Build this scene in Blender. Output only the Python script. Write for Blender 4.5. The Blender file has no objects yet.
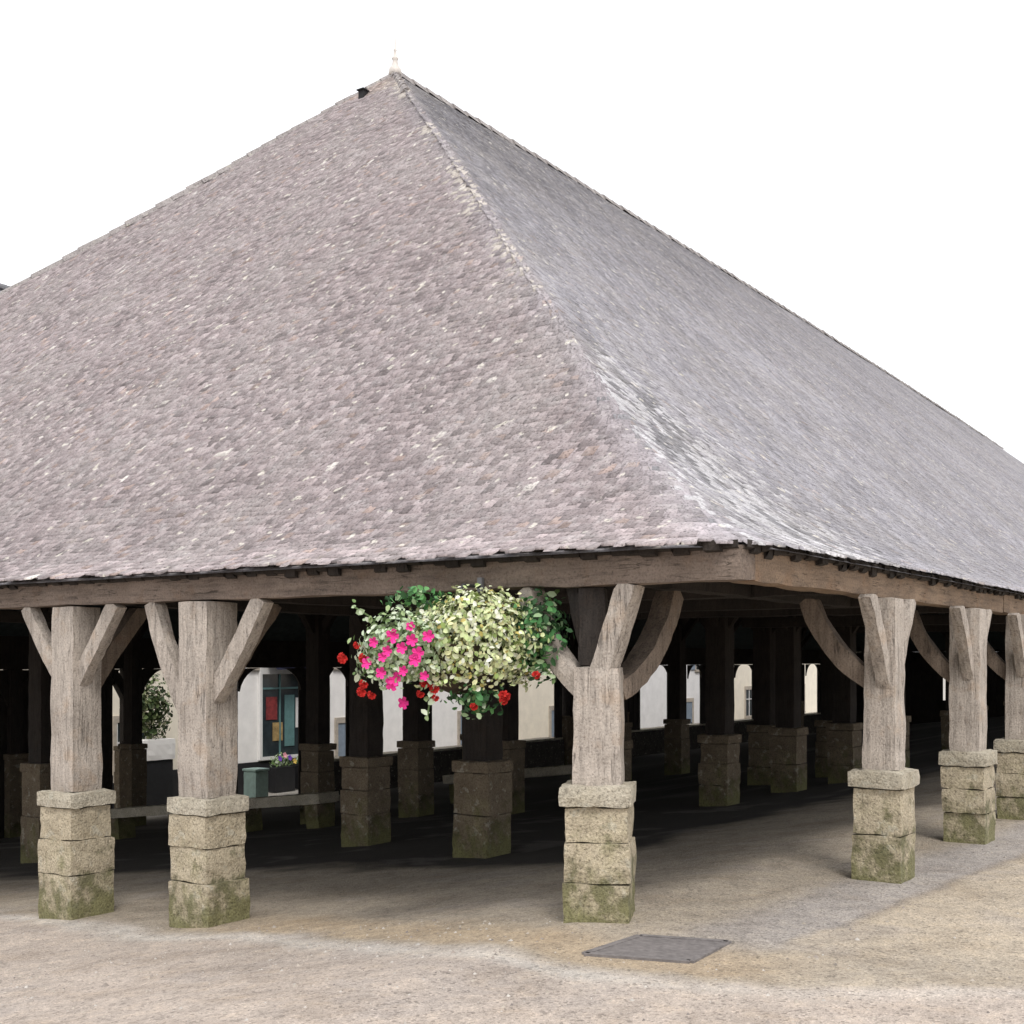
import bpy, math, random
import numpy as np
from mathutils import Vector, Matrix, noise

random.seed(7); rng = np.random.default_rng(7)
scene = bpy.context.scene
COL = scene.collection
# World axes: x runs along the long right-hand eave (v), y along the left-hand end eave (u), z up.

# ------------------------------------------------------------------ materials
def new_mat(name):
    m = bpy.data.materials.new(name); m.use_nodes = True
    nt = m.node_tree; nt.nodes.clear()
    out = nt.nodes.new('ShaderNodeOutputMaterial'); b = nt.nodes.new('ShaderNodeBsdfPrincipled')
    nt.links.new(b.outputs[0], out.inputs[0])
    return m, nt, b

def nd(nt, t, **kw):
    n = nt.nodes.new(t)
    for k, v in kw.items():
        if k.startswith('i_'): n.inputs[k[2:].replace('_', ' ')].default_value = v
        else: setattr(n, k, v)
    return n

def coords(nt, kind='Object', scale=(1, 1, 1)):
    tc = nd(nt, 'ShaderNodeTexCoord'); mp = nd(nt, 'ShaderNodeMapping')
    mp.inputs['Scale'].default_value = scale
    nt.links.new(tc.outputs[kind], mp.inputs[0]); return mp.outputs[0]

def noise_tex(nt, vec, scale, detail=4, rough=.6):
    n = nd(nt, 'ShaderNodeTexNoise'); n.inputs['Scale'].default_value = scale
    n.inputs['Detail'].default_value = detail; n.inputs['Roughness'].default_value = rough
    nt.links.new(vec, n.inputs['Vector']); return n.outputs['Fac']

def ramp(nt, fac, stops):
    r = nd(nt, 'ShaderNodeValToRGB'); e = r.color_ramp.elements
    e[0].position, e[0].color = stops[0][0], (*stops[0][1], 1)
    e[1].position, e[1].color = stops[-1][0], (*stops[-1][1], 1)
    for p, c in stops[1:-1]:
        x = e.new(p); x.color = (*c, 1)
    nt.links.new(fac, r.inputs[0]); return r.outputs[0]

def mix(nt, fac, a, b, mode='MIX'):
    m = nd(nt, 'ShaderNodeMix', data_type='RGBA', blend_type=mode)
    for s, v in ((m.inputs[0], fac), (m.inputs[6], a), (m.inputs[7], b)):
        if hasattr(v, 'node'): nt.links.new(v, s)
        elif isinstance(v, (int, float)): s.default_value = v
        else: s.default_value = (*v, 1)
    return m.outputs[2]

def mth(nt, op, a, b=None, clamp=False):
    m = nd(nt, 'ShaderNodeMath', operation=op, use_clamp=clamp)
    for s, v in zip(m.inputs, (a, b)):
        if v is None: continue
        if hasattr(v, 'node'): nt.links.new(v, s)
        else: s.default_value = v
    return m.outputs[0]

def bump(nt, b, h, strength=.4, dist=.02):
    n = nd(nt, 'ShaderNodeBump'); n.inputs['Strength'].default_value = strength
    n.inputs['Distance'].default_value = dist
    nt.links.new(h, n.inputs['Height']); nt.links.new(n.outputs[0], b.inputs['Normal'])

KEXP = .83      # the picture is exposed for the shade: real surface colours are this much darker
def G(c): return (c, c, c)

def speckle(nt, vec, col, scale, dark=.55, light=1.25, dens=.5):
    f = noise_tex(nt, vec, scale, 2, .7); dark, light = dark * KEXP, light * KEXP
    k = ramp(nt, f, [(.32, G(dark)), (.45, G(.96 * KEXP)), (.56, G(1.02 * KEXP)), (.70, G(light))])
    return mix(nt, 1.0, col, k, 'MULTIPLY')

def stone_mat(name, c1, c2, moss=True, sp=60):
    m, nt, b = new_mat(name); v = coords(nt)
    big = noise_tex(nt, v, 3.5, 5, .65); mid = noise_tex(nt, v, 14, 4, .7)
    col = ramp(nt, big, [(.3, c1), (.55, c2), (.75, tuple(x * 1.25 for x in c2))])
    col = mix(nt, mth(nt, 'MULTIPLY', ramp(nt, mid, [(.5, G(0)), (.62, G(1))]), .4), col, tuple(x * .55 for x in c1))
    lich = ramp(nt, noise_tex(nt, v, 9, 3, .6), [(.60, G(0)), (.66, G(1))])
    col = mix(nt, mth(nt, 'MULTIPLY', lich, .45), col, (.55, .53, .44))
    if moss:
        sx = nd(nt, 'ShaderNodeSeparateXYZ'); nt.links.new(v, sx.inputs[0])
        hgt = mth(nt, 'MULTIPLY_ADD', sx.outputs[2], -1.5); hgt.node.inputs[2].default_value = 1.0
        n2 = noise_tex(nt, v, 5.5, 4, .65)
        mm = mth(nt, 'ADD', mth(nt, 'MULTIPLY', hgt, .30), n2)
        mk = ramp(nt, mm, [(.60, G(0)), (.74, G(1))])
        col = mix(nt, mth(nt, 'MULTIPLY', mk, .75), col, (.085, .09, .03))
        mk2 = ramp(nt, mth(nt, 'ADD', mth(nt, 'MULTIPLY', hgt, .35), noise_tex(nt, v, 3.1, 4, .6)), [(.58, G(0)), (.85, G(1))])
        col = mix(nt, mth(nt, 'MULTIPLY', mk2, .5), col, (.26, .25, .10))
    col = speckle(nt, v, col, sp, .5, 1.3)
    nt.links.new(col, b.inputs['Base Color']); b.inputs['Roughness'].default_value = .95
    bump(nt, b, mth(nt, 'ADD', mid, mth(nt, 'MULTIPLY', noise_tex(nt, v, sp, 2), .6)), .7, .025)
    return m

def wood_mat(name, c1, c2, axis=2, sp=70):
    m, nt, b = new_mat(name)
    sc = [9, 9, 9]; sc[axis] = .9
    v = coords(nt, 'Object', tuple(sc)); vo = coords(nt)
    grain = noise_tex(nt, v, 3.0, 6, .7); big = noise_tex(nt, vo, 2.5, 4, .6)
    col = ramp(nt, big, [(.3, c1), (.7, c2)])
    g = ramp(nt, grain, [(.3, G(.6)), (.5, G(1)), (.7, G(1.18))])
    col = mix(nt, 1.0, col, g, 'MULTIPLY')
    wr = ramp(nt, noise_tex(nt, vo, 4.2, 3, .6), [(.56, G(0)), (.68, G(1))])
    col = mix(nt, mth(nt, 'MULTIPLY', wr, .35), col, (c2[0] * .8, c2[1] * .62, c2[2] * .45))
    col = speckle(nt, vo, col, sp, .62, 1.2)
    sc2 = [16, 16, 16]; sc2[axis] = .8
    crk = ramp(nt, noise_tex(nt, coords(nt, 'Object', tuple(sc2)), 1.3, 3, .5), [(.485, G(0)), (.499, G(1)), (.501, G(1)), (.515, G(0))])
    crk = mth(nt, 'MULTIPLY', crk, ramp(nt, noise_tex(nt, vo, 3.3, 3, .6), [(.48, G(0)), (.6, G(1))]))
    col = mix(nt, mth(nt, 'MULTIPLY', crk, .8), col, tuple(x * .22 for x in c1))
    grain = mth(nt, 'SUBTRACT', grain, crk)
    nt.links.new(col, b.inputs['Base Color']); b.inputs['Roughness'].default_value = .9
    bump(nt, b, mth(nt, 'ADD', grain, mth(nt, 'MULTIPLY', noise_tex(nt, vo, sp, 2), .5)), .6, .02)
    return m

def plain(name, c, rough=.7, var=.25, scale=8, metal=0., spec=None):
    m, nt, b = new_mat(name); v = coords(nt)
    f = noise_tex(nt, v, scale, 4, .6)
    col = ramp(nt, f, [(.3, tuple(x * (1 - var) for x in c)), (.7, tuple(min(1, x * (1 + var)) for x in c))])
    nt.links.new(col, b.inputs['Base Color']); b.inputs['Roughness'].default_value = rough
    b.inputs['Metallic'].default_value = metal
    if spec is not None: b.inputs['Specular IOR Level'].default_value = spec
    return m

def attr_mat(name, rough=.9, sp=0, amount=(.6, 1.2), bs=.3):
    m, nt, b = new_mat(name)
    a = nd(nt, 'ShaderNodeAttribute', attribute_name='tint'); col = a.outputs['Color']
    v = coords(nt)
    if sp:
        col = speckle(nt, v, col, sp, *amount)
        bump(nt, b, noise_tex(nt, v, sp * .7, 3, .7), bs, .012)
    nt.links.new(col, b.inputs['Base Color']); b.inputs['Roughness'].default_value = rough
    return m

def slate_mat(name, edge=False):
    m, nt, b = new_mat(name); v = coords(nt)
    a = nd(nt, 'ShaderNodeAttribute', attribute_name='tint'); col = a.outputs['Color']
    # lichen clouds, greyer and paler, and darker algae drift
    n1 = noise_tex(nt, v, .9, 5, .6); n2 = noise_tex(nt, v, 7, 4, .65); n3 = noise_tex(nt, v, 22, 3, .7)
    col = mix(nt, mth(nt, 'MULTIPLY', ramp(nt, n1, [(.45, G(0)), (.65, G(1))]), .35), col, (.44, .41, .395))
    col = mix(nt, mth(nt, 'MULTIPLY', ramp(nt, n2, [(.52, G(0)), (.64, G(1))]), .28), col, (.60, .57, .565))
    spot = ramp(nt, noise_tex(nt, v, 8.5, 2, .4), [(.68, G(0)), (.71, G(1))]); col = mix(nt, mth(nt, 'MULTIPLY', spot, .8), col, (.78, .74, .66))
    col = mix(nt, mth(nt, 'MULTIPLY', ramp(nt, n3, [(.56, G(0)), (.68, G(1))]), .45), col, (.17, .15, .15))
    col = mix(nt, mth(nt, 'MULTIPLY', ramp(nt, noise_tex(nt, v, 3.1, 5, .7), [(.63, G(0)), (.74, G(1))]), .45), col, (.42, .36, .26))
    col = speckle(nt, v, col, 48, .42, 1.25)
    nt.links.new(col, b.inputs['Base Color']); b.inputs['Roughness'].default_value = .85
    bump(nt, b, mth(nt, 'ADD', n3, n2), .28, .02)
    return m

M = {}
M['slate'] = slate_mat('weathered_slate')
M['boards'] = plain('roof_boarding', (.06, .08, .085), .9, .3, 6)
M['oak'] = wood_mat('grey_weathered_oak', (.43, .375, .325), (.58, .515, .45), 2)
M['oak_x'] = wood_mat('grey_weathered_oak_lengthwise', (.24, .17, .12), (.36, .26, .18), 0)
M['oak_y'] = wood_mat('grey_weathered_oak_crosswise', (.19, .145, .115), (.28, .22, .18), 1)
M['oak_mid'] = wood_mat('painted_shade_oak', (.20, .155, .12), (.29, .23, .18), 2)  # oak copy with the under-roof shade put into its colour
M['oak_in'] = wood_mat('shade_darkened_oak', (.026, .021, .018), (.050, .039, .032), 2)  # oak blackened in colour to carry the hall's interior shade
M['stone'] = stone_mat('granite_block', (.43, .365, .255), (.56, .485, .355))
M['stone_in'] = stone_mat('shade_darkened_granite', (.17, .13, .085), (.24, .19, .13))  # granite copy darkened to carry the shade under the roof
M['cap'] = stone_mat('granite_cap', (.46, .41, .31), (.56, .51, .41), moss=False)
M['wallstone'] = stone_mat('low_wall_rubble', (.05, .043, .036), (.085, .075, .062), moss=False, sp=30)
M['zinc'] = plain('pale_zinc', (.62, .58, .54), .5, .1)
M['lead'] = plain('dull_lead', (.20, .20, .21), .6, .15)
M['mortar'] = stone_mat('lichened_ridge_tile', (.30, .27, .265), (.40, .37, .36), moss=False, sp=30)
M['dark'] = plain('black_opening', (.012, .012, .013), .8)
M['leaf'] = attr_mat('leaf', .7)
M['petal_pink'] = plain('pink_petal', (.74, .045, .27), .8, .45, 9, spec=.2)
M['petal_red'] = plain('red_petal', (.60, .04, .035), .8, .45, 9, spec=.2)
M['basket'] = plain('dark_basket_liner', (.05, .035, .02), .9, .3, 20)
M['iron'] = plain('dark_iron', (.03, .03, .032), .5, .2)
M['cover'] = plain('grey_cover', (.165, .15, .145), .85, .3, 25)
M['render_white'] = plain('white_render', (.88, .86, .83), .9, .07, 2)
M['render_cream'] = plain('cream_render', (.84, .77, .64), .9, .08, 2)
M['render_grey'] = plain('pale_grey_render', (.80, .79, .78), .9, .08, 2)
M['dressed'] = plain('dressed_stone', (.42, .37, .31), .9, .2, 6)
M['house_slate'] = plain('house_slate', (.12, .125, .135), .7, .3, 5)
M['glass'] = plain('dark_window_glass', (.03, .04, .045), .12, .3, 3)
M['frame_white'] = plain('white_joinery', (.75, .74, .72), .5, .05)
M['teal'] = plain('teal_paint', (.11, .22, .22), .5, .15)
M['navy'] = plain('navy_fabric', (.012, .014, .045), .8, .2)
M['black_paint'] = plain('black_paint', (.018, .018, .02), .5, .2)
M['green_bin'] = plain('green_grey_paint', (.42, .58, .52), .6, .12)
M['shutter'] = plain('grey_blue_shutter', (.22, .27, .33), .6, .12)
M['brick'] = plain('chimney_brick', (.26, .14, .10), .9, .25, 10)
M['terracotta'] = plain('terracotta', (.38, .16, .09), .8, .15)
M['ochre'] = plain('ochre_poster', (.35, .24, .10), .6, .4, 9)
M['crimson'] = plain('crimson_poster', (.22, .03, .03), .6, .4, 9)

# ------------------------------------------------------------------ object helpers
def link(name, me, mat, parent=None, smooth=False):
    o = bpy.data.objects.new(name, me); COL.objects.link(o)
    if mat is not None: me.materials.append(mat)
    if parent is not None: o.parent = parent
    if smooth:
        me.polygons.foreach_set('use_smooth', [True] * len(me.polygons))
    return o

def mesh(name, verts, faces, mat, parent=None, loc=(0, 0, 0), rz=0., smooth=False):
    me = bpy.data.meshes.new(name); me.from_pydata([tuple(v) for v in verts], [], faces); me.update()
    o = link(name, me, mat, parent, smooth); o.location = loc; o.rotation_euler[2] = rz
    return o

def thing(name, label, cat, loc=(0, 0, 0), rz=0., group=None):
    o = bpy.data.objects.new(name, None); COL.objects.link(o); o.location = loc; o.rotation_euler[2] = rz
    o.empty_display_size = .2
    return tag(o, label, cat, group)

def tag(o, label, cat, group=None):
    o['label'] = label; o['category'] = cat
    if group: o['group'] = group
    return o

class MB:
    def __init__(s): s.v = []; s.f = []
    def add(s, vs, fs):
        n = len(s.v); s.v += [tuple(x) for x in vs]; s.f += [tuple(i + n for i in f) for f in fs]
    def box(s, lo, hi, M4=None):
        x0, y0, z0 = lo; x1, y1, z1 = hi
        vs = [Vector(p) for p in ((x0, y0, z0), (x1, y0, z0), (x1, y1, z0), (x0, y1, z0), (x0, y0, z1), (x1, y0, z1), (x1, y1, z1), (x0, y1, z1))]
        if M4 is not None: vs = [M4 @ p for p in vs]
        s.add(vs, [(0, 3, 2, 1), (4, 5, 6, 7), (0, 1, 5, 4), (1, 2, 6, 5), (2, 3, 7, 6), (3, 0, 4, 7)])
    def rough(s, lo, hi, cell=.07, amp=.012, ch=.02, seed=0, M4=None, fr=9.):
        """box with softened edges and a worn, uneven surface"""
        lo = Vector(lo); hi = Vector(hi); c = (lo + hi) / 2; h = (hi - lo) / 2
        n = [max(2, int(round(2 * h[i] / cell))) for i in range(3)]
        idx = {}
        def vert(i, j, k):
            key = (i, j, k)
            if key in idx: return idx[key]
            p = Vector((-h.x + 2 * h.x * i / n[0], -h.y + 2 * h.y * j / n[1], -h.z + 2 * h.z * k / n[2]))
            q = Vector((max(-h.x + ch, min(h.x - ch, p.x)), max(-h.y + ch, min(h.y - ch, p.y)), max(-h.z + ch, min(h.z - ch, p.z))))
            d = p - q
            if d.length > 1e-9: p = q + d.normalized() * ch
            w = p + c
            nv = noise.noise_vector(w * fr + Vector((seed * 3.7, seed * 1.3, 0))) + .5 * noise.noise_vector(w * fr * 2.7 + Vector((0, seed, 0)))
            w = w + nv * amp
            if M4 is not None: w = M4 @ w
            s.v.append(tuple(w)); idx[key] = len(s.v) - 1
            return idx[key]
        for ax in range(3):
            a, b = [(1, 2), (2, 0), (0, 1)][ax]
            for side in (0, n[ax]):
                for i in range(n[a]):
                    for j in range(n[b]):
                        def K(p, q):
                            t = [0, 0, 0]; t[ax] = side; t[a] = p; t[b] = q; return vert(*t)
                        f = (K(i, j), K(i + 1, j), K(i + 1, j + 1), K(i, j + 1))
                        s.f.append(f if side else f[::-1])
    def bar(s, p0, p1, w, d, cell=.08, amp=.008, ch=.015, seed=0, side=Vector((0, 0, 1)), bow=0.):
        """rough squared timber from p0 to p1"""
        p0 = Vector(p0); p1 = Vector(p1); z = (p1 - p0); L = z.length; z.normalize()
        x = side.cross(z)
        if x.length < 1e-3: x = Vector((1, 0, 0)).cross(z)
        x.normalize(); y = z.cross(x)
        R = Matrix((x, y, z)).transposed().to_4x4(); R.translation = p0
        n0 = len(s.v)
        s.rough((-w / 2, -d / 2, 0), (w / 2, d / 2, L), cell, amp, ch, seed, R)
        if bow:
            for i in range(n0, len(s.v)):
                p = Vector(s.v[i]); t = (p - p0).dot(z) / L
                s.v[i] = tuple(p + y * bow * 4 * t * (1 - t))
    def tube(s, pts, r, n=8, cap=True):
        pts = [Vector(p) for p in pts]; rs = r if isinstance(r, (list, tuple)) else [r] * len(pts)
        base = len(s.v)
        for i, p in enumerate(pts):
            t = (pts[min(i + 1, len(pts) - 1)] - pts[max(i - 1, 0)]).normalized()
            a = t.cross(Vector((0, 0, 1)))
            if a.length < 1e-3: a = Vector((1, 0, 0))
            a.normalize(); b = t.cross(a)
            for k in range(n):
                an = 2 * math.pi * k / n
                s.v.append(tuple(p + (a * math.cos(an) + b * math.sin(an)) * rs[i]))
        for i in range(len(pts) - 1):
            for k in range(n):
                s.f.append((base + i * n + k, base + i * n + (k + 1) % n, base + (i + 1) * n + (k + 1) % n, base + (i + 1) * n + k))
        if cap:
            s.f.append(tuple(base + k for k in range(n))[::-1]); s.f.append(tuple(base + (len(pts) - 1) * n + k for k in range(n)))
    def lathe(s, prof, n=16):
        base = len(s.v)
        for r, z in prof:
            for k in range(n): s.v.append((r * math.cos(2 * math.pi * k / n), r * math.sin(2 * math.pi * k / n), z))
        for i in range(len(prof) - 1):
            for k in range(n):
                s.f.append((base + i * n + k, base + i * n + (k + 1) % n, base + (i + 1) * n + (k + 1) % n, base + (i + 1) * n + k))
        s.f.append(tuple(base + (len(prof) - 1) * n + k for k in range(n))); s.f.append(tuple(base + k for k in range(n))[::-1])
    def build(s, name, mat, parent=None, loc=(0, 0, 0), rz=0., smooth=False):
        return mesh(name, s.v, s.f, mat, parent, loc, rz, smooth)

def np_mesh(name, V, F, mat, parent=None, tint=None, domain='FACE'):
    """V (n,3), F list of equal-length index rows (array)"""
    me = bpy.data.meshes.new(name)
    n, k = F.shape
    me.vertices.add(len(V)); me.vertices.foreach_set('co', V.astype(np.float32).ravel())
    me.loops.add(n * k); me.loops.foreach_set('vertex_index', F.astype(np.int32).ravel())
    me.polygons.add(n); me.polygons.foreach_set('loop_start', np.arange(0, n * k, k, dtype=np.int32))
    me.update(calc_edges=True); me.validate()
    if tint is not None:
        a = me.attributes.new('tint', 'FLOAT_COLOR', domain)
        t = np.ones((len(tint), 4), np.float32); t[:, :3] = tint
        a.data.foreach_set('color', t.ravel())
    return link(name, me, mat, parent)

# ------------------------------------------------------------------ terrain
GU = [-400, 1.0, 3.0, 4.6, 6.2, 24.5, 60, 400]; GZ = [0, 0, -.27, -.47, -.58, -2.7, -2.85, -3.2]
def gz(u): return float(np.interp(u, GU, GZ))

def smoothstep(a, b, x):
    t = np.clip((x - a) / (b - a), 0, 1); return t * t * (3 - 2 * t)

def vnoise(x, y, s, seed=0):
    """cheap value noise on arrays"""
    r = np.random.default_rng(seed); tab = r.random((64, 64))
    X = x * s; Y = y * s
    xi = np.floor(X).astype(int); yi = np.floor(Y).astype(int); fx = X - xi; fy = Y - yi
    fx = fx * fx * (3 - 2 * fx); fy = fy * fy * (3 - 2 * fy)
    g = lambda a, b: tab[a % 64, b % 64]
    return (g(xi, yi) * (1 - fx) + g(xi + 1, yi) * fx) * (1 - fy) + (g(xi, yi + 1) * (1 - fx) + g(xi + 1, yi + 1) * fx) * fy

def axis(lo_f, hi_f, step, far):
    a = np.arange(lo_f, hi_f + 1e-6, step)
    up = [hi_f]; d = step
    while up[-1] < far: d *= 1.35; up.append(up[-1] + d)
    dn = [lo_f]; d = step
    while dn[-1] > -far: d *= 1.35; dn.append(dn[-1] - d)
    return np.concatenate([np.array(dn[1:])[::-1], a, np.array(up[1:])])

def make_ground():
    us = axis(-5.5, 9.0, .05, 500); vs = axis(-5.5, 9.0, .05, 500)
    U, Vv = np.meshgrid(us, vs, indexing='ij')
    Z = np.interp(U, GU, GZ)
    wob = (vnoise(U, Vv, 1.1, 1) - .5) * .22 + (vnoise(U, Vv, 3.3, 2) - .5) * .12 + (vnoise(U, Vv, 9, 3) - .5) * .05
    Z = Z + (vnoise(U, Vv, .8, 4) - .5) * .008 + (vnoise(U, Vv, 4.5, 5) - .5) * .004
    # pale kerb line from the left, along the end front, bending in front of the corner
    ku = np.array([-6, -1.63, -.8, .5, 1.6, 2.9, 4.6, 6.7, 9, 20]); kv = np.array([-.1, -.42, -.95, -1.25, -1.0, -.68, -.42, .0, .3, 1.0])
    dk = Vv - np.interp(U, ku, kv) + wob
    # edge between the grey strip along the right-hand front and the sandy square
    gv = np.array([-4, -.41, 4.08, 9, 40]); gu = np.array([.1, -.28, -.66, -.95, -2.5])
    dg = U - np.interp(Vv, gv, gu) + wob * .6
    C = np.array
    square = C([.53, .45, .385]); kerb = C([.59, .545, .49]); sandy = C([.52, .41, .285]); apron = C([.46, .395, .315])
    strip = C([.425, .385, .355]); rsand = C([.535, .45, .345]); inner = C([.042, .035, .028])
    col = np.broadcast_to(square, U.shape + (3,)).copy()
    def lay(mask, c):
        nonlocal col
        col = col * (1 - mask[..., None]) + c * mask[..., None]
    inside_k = smoothstep(-.10, .10, dk)
    lay(inside_k, apron)
    # sandy verge just inside the kerb
    sand = smoothstep(.02, .18, dk) * (1 - smoothstep(.45, .95, dk)) * (1 - smoothstep(3.2, 5.5, U)) * smoothstep(-.9, -.1, U)
    lay(sand * .9, sandy)
    # right-hand side
    right = smoothstep(-.6, .1, Vv + (U * .3)) * (1 - smoothstep(-.05, .08, dg))
    lay(right * .8, rsand)
    st = smoothstep(-.03, .06, dg) * (1 - smoothstep(.45, .8, dg)) * smoothstep(-.6, .1, Vv)
    lay(st * .9, strip)
    edge = np.exp(-(dg / .05) ** 2) * smoothstep(.2, 1.2, Vv); lay(edge * .45, C([.22, .18, .15]))
    kb = np.exp(-((dk + .12) / .13) ** 2) * (.55 + .45 * vnoise(U, Vv, 6, 9)); kb = kb * (.45 + .55 * smoothstep(-.6, .6, U)); lay(np.clip(kb * 1.1, 0, .9), kerb * 1.12)
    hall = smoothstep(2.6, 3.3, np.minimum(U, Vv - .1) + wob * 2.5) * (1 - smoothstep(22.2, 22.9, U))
    lay(hall, inner)  # shade under the roof painted into the floor colour inside the posts
    far = smoothstep(23.0, 23.6, U); lay(far, C([.50, .47, .42]))
    n = vnoise(U, Vv, .9, 11) * .5 + vnoise(U, Vv, 2.7, 12) * .3 + vnoise(U, Vv, 8, 13) * .2
    col *= (.79 + .34 * n)[..., None]
    rag = smoothstep(.62, .8, vnoise(U, Vv, 1.7, 21) * .7 + vnoise(U, Vv, 6, 22) * .3); lay(rag * .25, C([.42, .38, .36]))
    V = np.stack([Vv, U, Z], -1).reshape(-1, 3)
    nu, nv = U.shape
    i = np.arange(nu * nv).reshape(nu, nv)
    F = np.stack([i[:-1, :-1], i[:-1, 1:], i[1:, 1:], i[1:, :-1]], -1).reshape(-1, 4)
    m = attr_mat('square_paving', .95, 0); nt = m.node_tree; b = next(n for n in nt.nodes if n.type == 'BSDF_PRINCIPLED')
    v = coords(nt); col_ = next(n for n in nt.nodes if n.type == 'ATTRIBUTE').outputs['Color']
    # worn tracks and damp-looking stains, patches of coarser chippings, then single grains of two sizes
    col_ = mix(nt, 1.0, col_, ramp(nt, noise_tex(nt, v, 1.6, 6, .68), [(.30, (.80, .77, .73)), (.5, G(1)), (.68, (1.10, 1.10, 1.09))]), 'MULTIPLY')
    col_ = mix(nt, 1.0, col_, ramp(nt, noise_tex(nt, v, 7, 5, .7), [(.34, G(.80)), (.5, G(1)), (.66, (1.12, 1.10, 1.06))]), 'MULTIPLY')
    vor = nd(nt, 'ShaderNodeTexVoronoi'); vor.inputs['Scale'].default_value = 62; nt.links.new(v, vor.inputs['Vector'])
    hs = nd(nt, 'ShaderNodeSeparateColor'); nt.links.new(vor.outputs['Color'], hs.inputs[0])
    col_ = mix(nt, 1.0, col_, ramp(nt, hs.outputs[0], [(.0, G(.58)), (.10, G(.74)), (.15, G(.96)), (.8, G(1.06)), (1.0, G(1.26))]), 'MULTIPLY')
    col_ = speckle(nt, v, col_, 110, .55, 1.25)
    nt.links.new(col_, b.inputs['Base Color'])
    bump(nt, b, mth(nt, 'ADD', vor.outputs['Distance'], mth(nt, 'MULTIPLY', noise_tex(nt, v, 30, 3, .7), 1.2)), .55, .012)
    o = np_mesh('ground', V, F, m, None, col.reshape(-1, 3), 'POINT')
    o['kind'] = 'structure'
make_ground()

def make_gravel():
    """loose chippings lying on the square in front of the hall"""
    n = 9000; cl = rng.random((60, 2)) * [7.5, 6.5] + [-2.5, -5.0]
    k = rng.integers(0, 60, n); pu = np.where(rng.random(n) < .5, cl[k, 0] + rng.normal(0, .5, n), rng.uniform(-3, 7.5, n)); pv = np.where(rng.random(n) < .5, cl[k, 1] + rng.normal(0, .4, n), rng.uniform(-5, 5, n))
    keep = (pv < -.0) | (pu < -.15); pu, pv = pu[keep], pv[keep]; n = len(pu)
    r = rng.gamma(2.2, .0022, n) + .003; a = rng.uniform(0, 6.28, n); z = np.interp(pu, GU, GZ)
    base = np.array([[1, 0, 0], [.2, .8, 0], [-.9, .3, 0], [-.4, -.8, 0], [.1, .0, .75]])
    P = base[None] * rng.uniform(.7, 1.3, (n, 5, 3)); ca, sa = np.cos(a)[:, None], np.sin(a)[:, None]
    X = (P[..., 0] * ca - P[..., 1] * sa) * r[:, None] + pv[:, None]; Y = (P[..., 0] * sa + P[..., 1] * ca) * r[:, None] + pu[:, None]; Z = P[..., 2] * r[:, None] + z[:, None] - .002 + .006 * 0
    V = np.stack([X, Y, Z], -1).reshape(-1, 3); b = np.arange(n)[:, None] * 5
    F = np.concatenate([b + np.array([[i, (i + 1) % 4, 4]]) for i in range(4)], 1).reshape(-1, 3)
    c = np.array([[.50, .44, .37], [.36, .31, .27], [.58, .54, .49], [.24, .21, .19]])[rng.choice(4, n, p=[.4, .3, .2, .1])] * rng.uniform(.7, .95, (n, 1))
    o = np_mesh('gravel', V, F, attr_mat('chippings', .95), None, np.repeat(c, 4, 0)); tag(o, 'fine pale chippings scattered over the square before the hall', 'gravel'); o['kind'] = 'stuff'
make_gravel()

# ------------------------------------------------------------------ the market hall
UA, VA = 11.5, 10.76; DEV = .24; DU = .13; LEN = 66.0; WID = 2 * UA
hall = thing('market_hall', 'old open timber market hall with a huge slate roof on stone-footed posts', 'market hall', (0, 0, 0))

def zroof(t): return 1.90 + 10.2 * t + .40 * np.exp(-t / .06)
def dzroof(t): return 10.2 - 6.67 * np.exp(-t / .06)
def rcorner(t): return .04 + .52 * np.exp(-t / .13)
def sag(t, v): return -.74 * (np.maximum(0, v - VA) / 48) ** 2 * t + 0 * t

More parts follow.
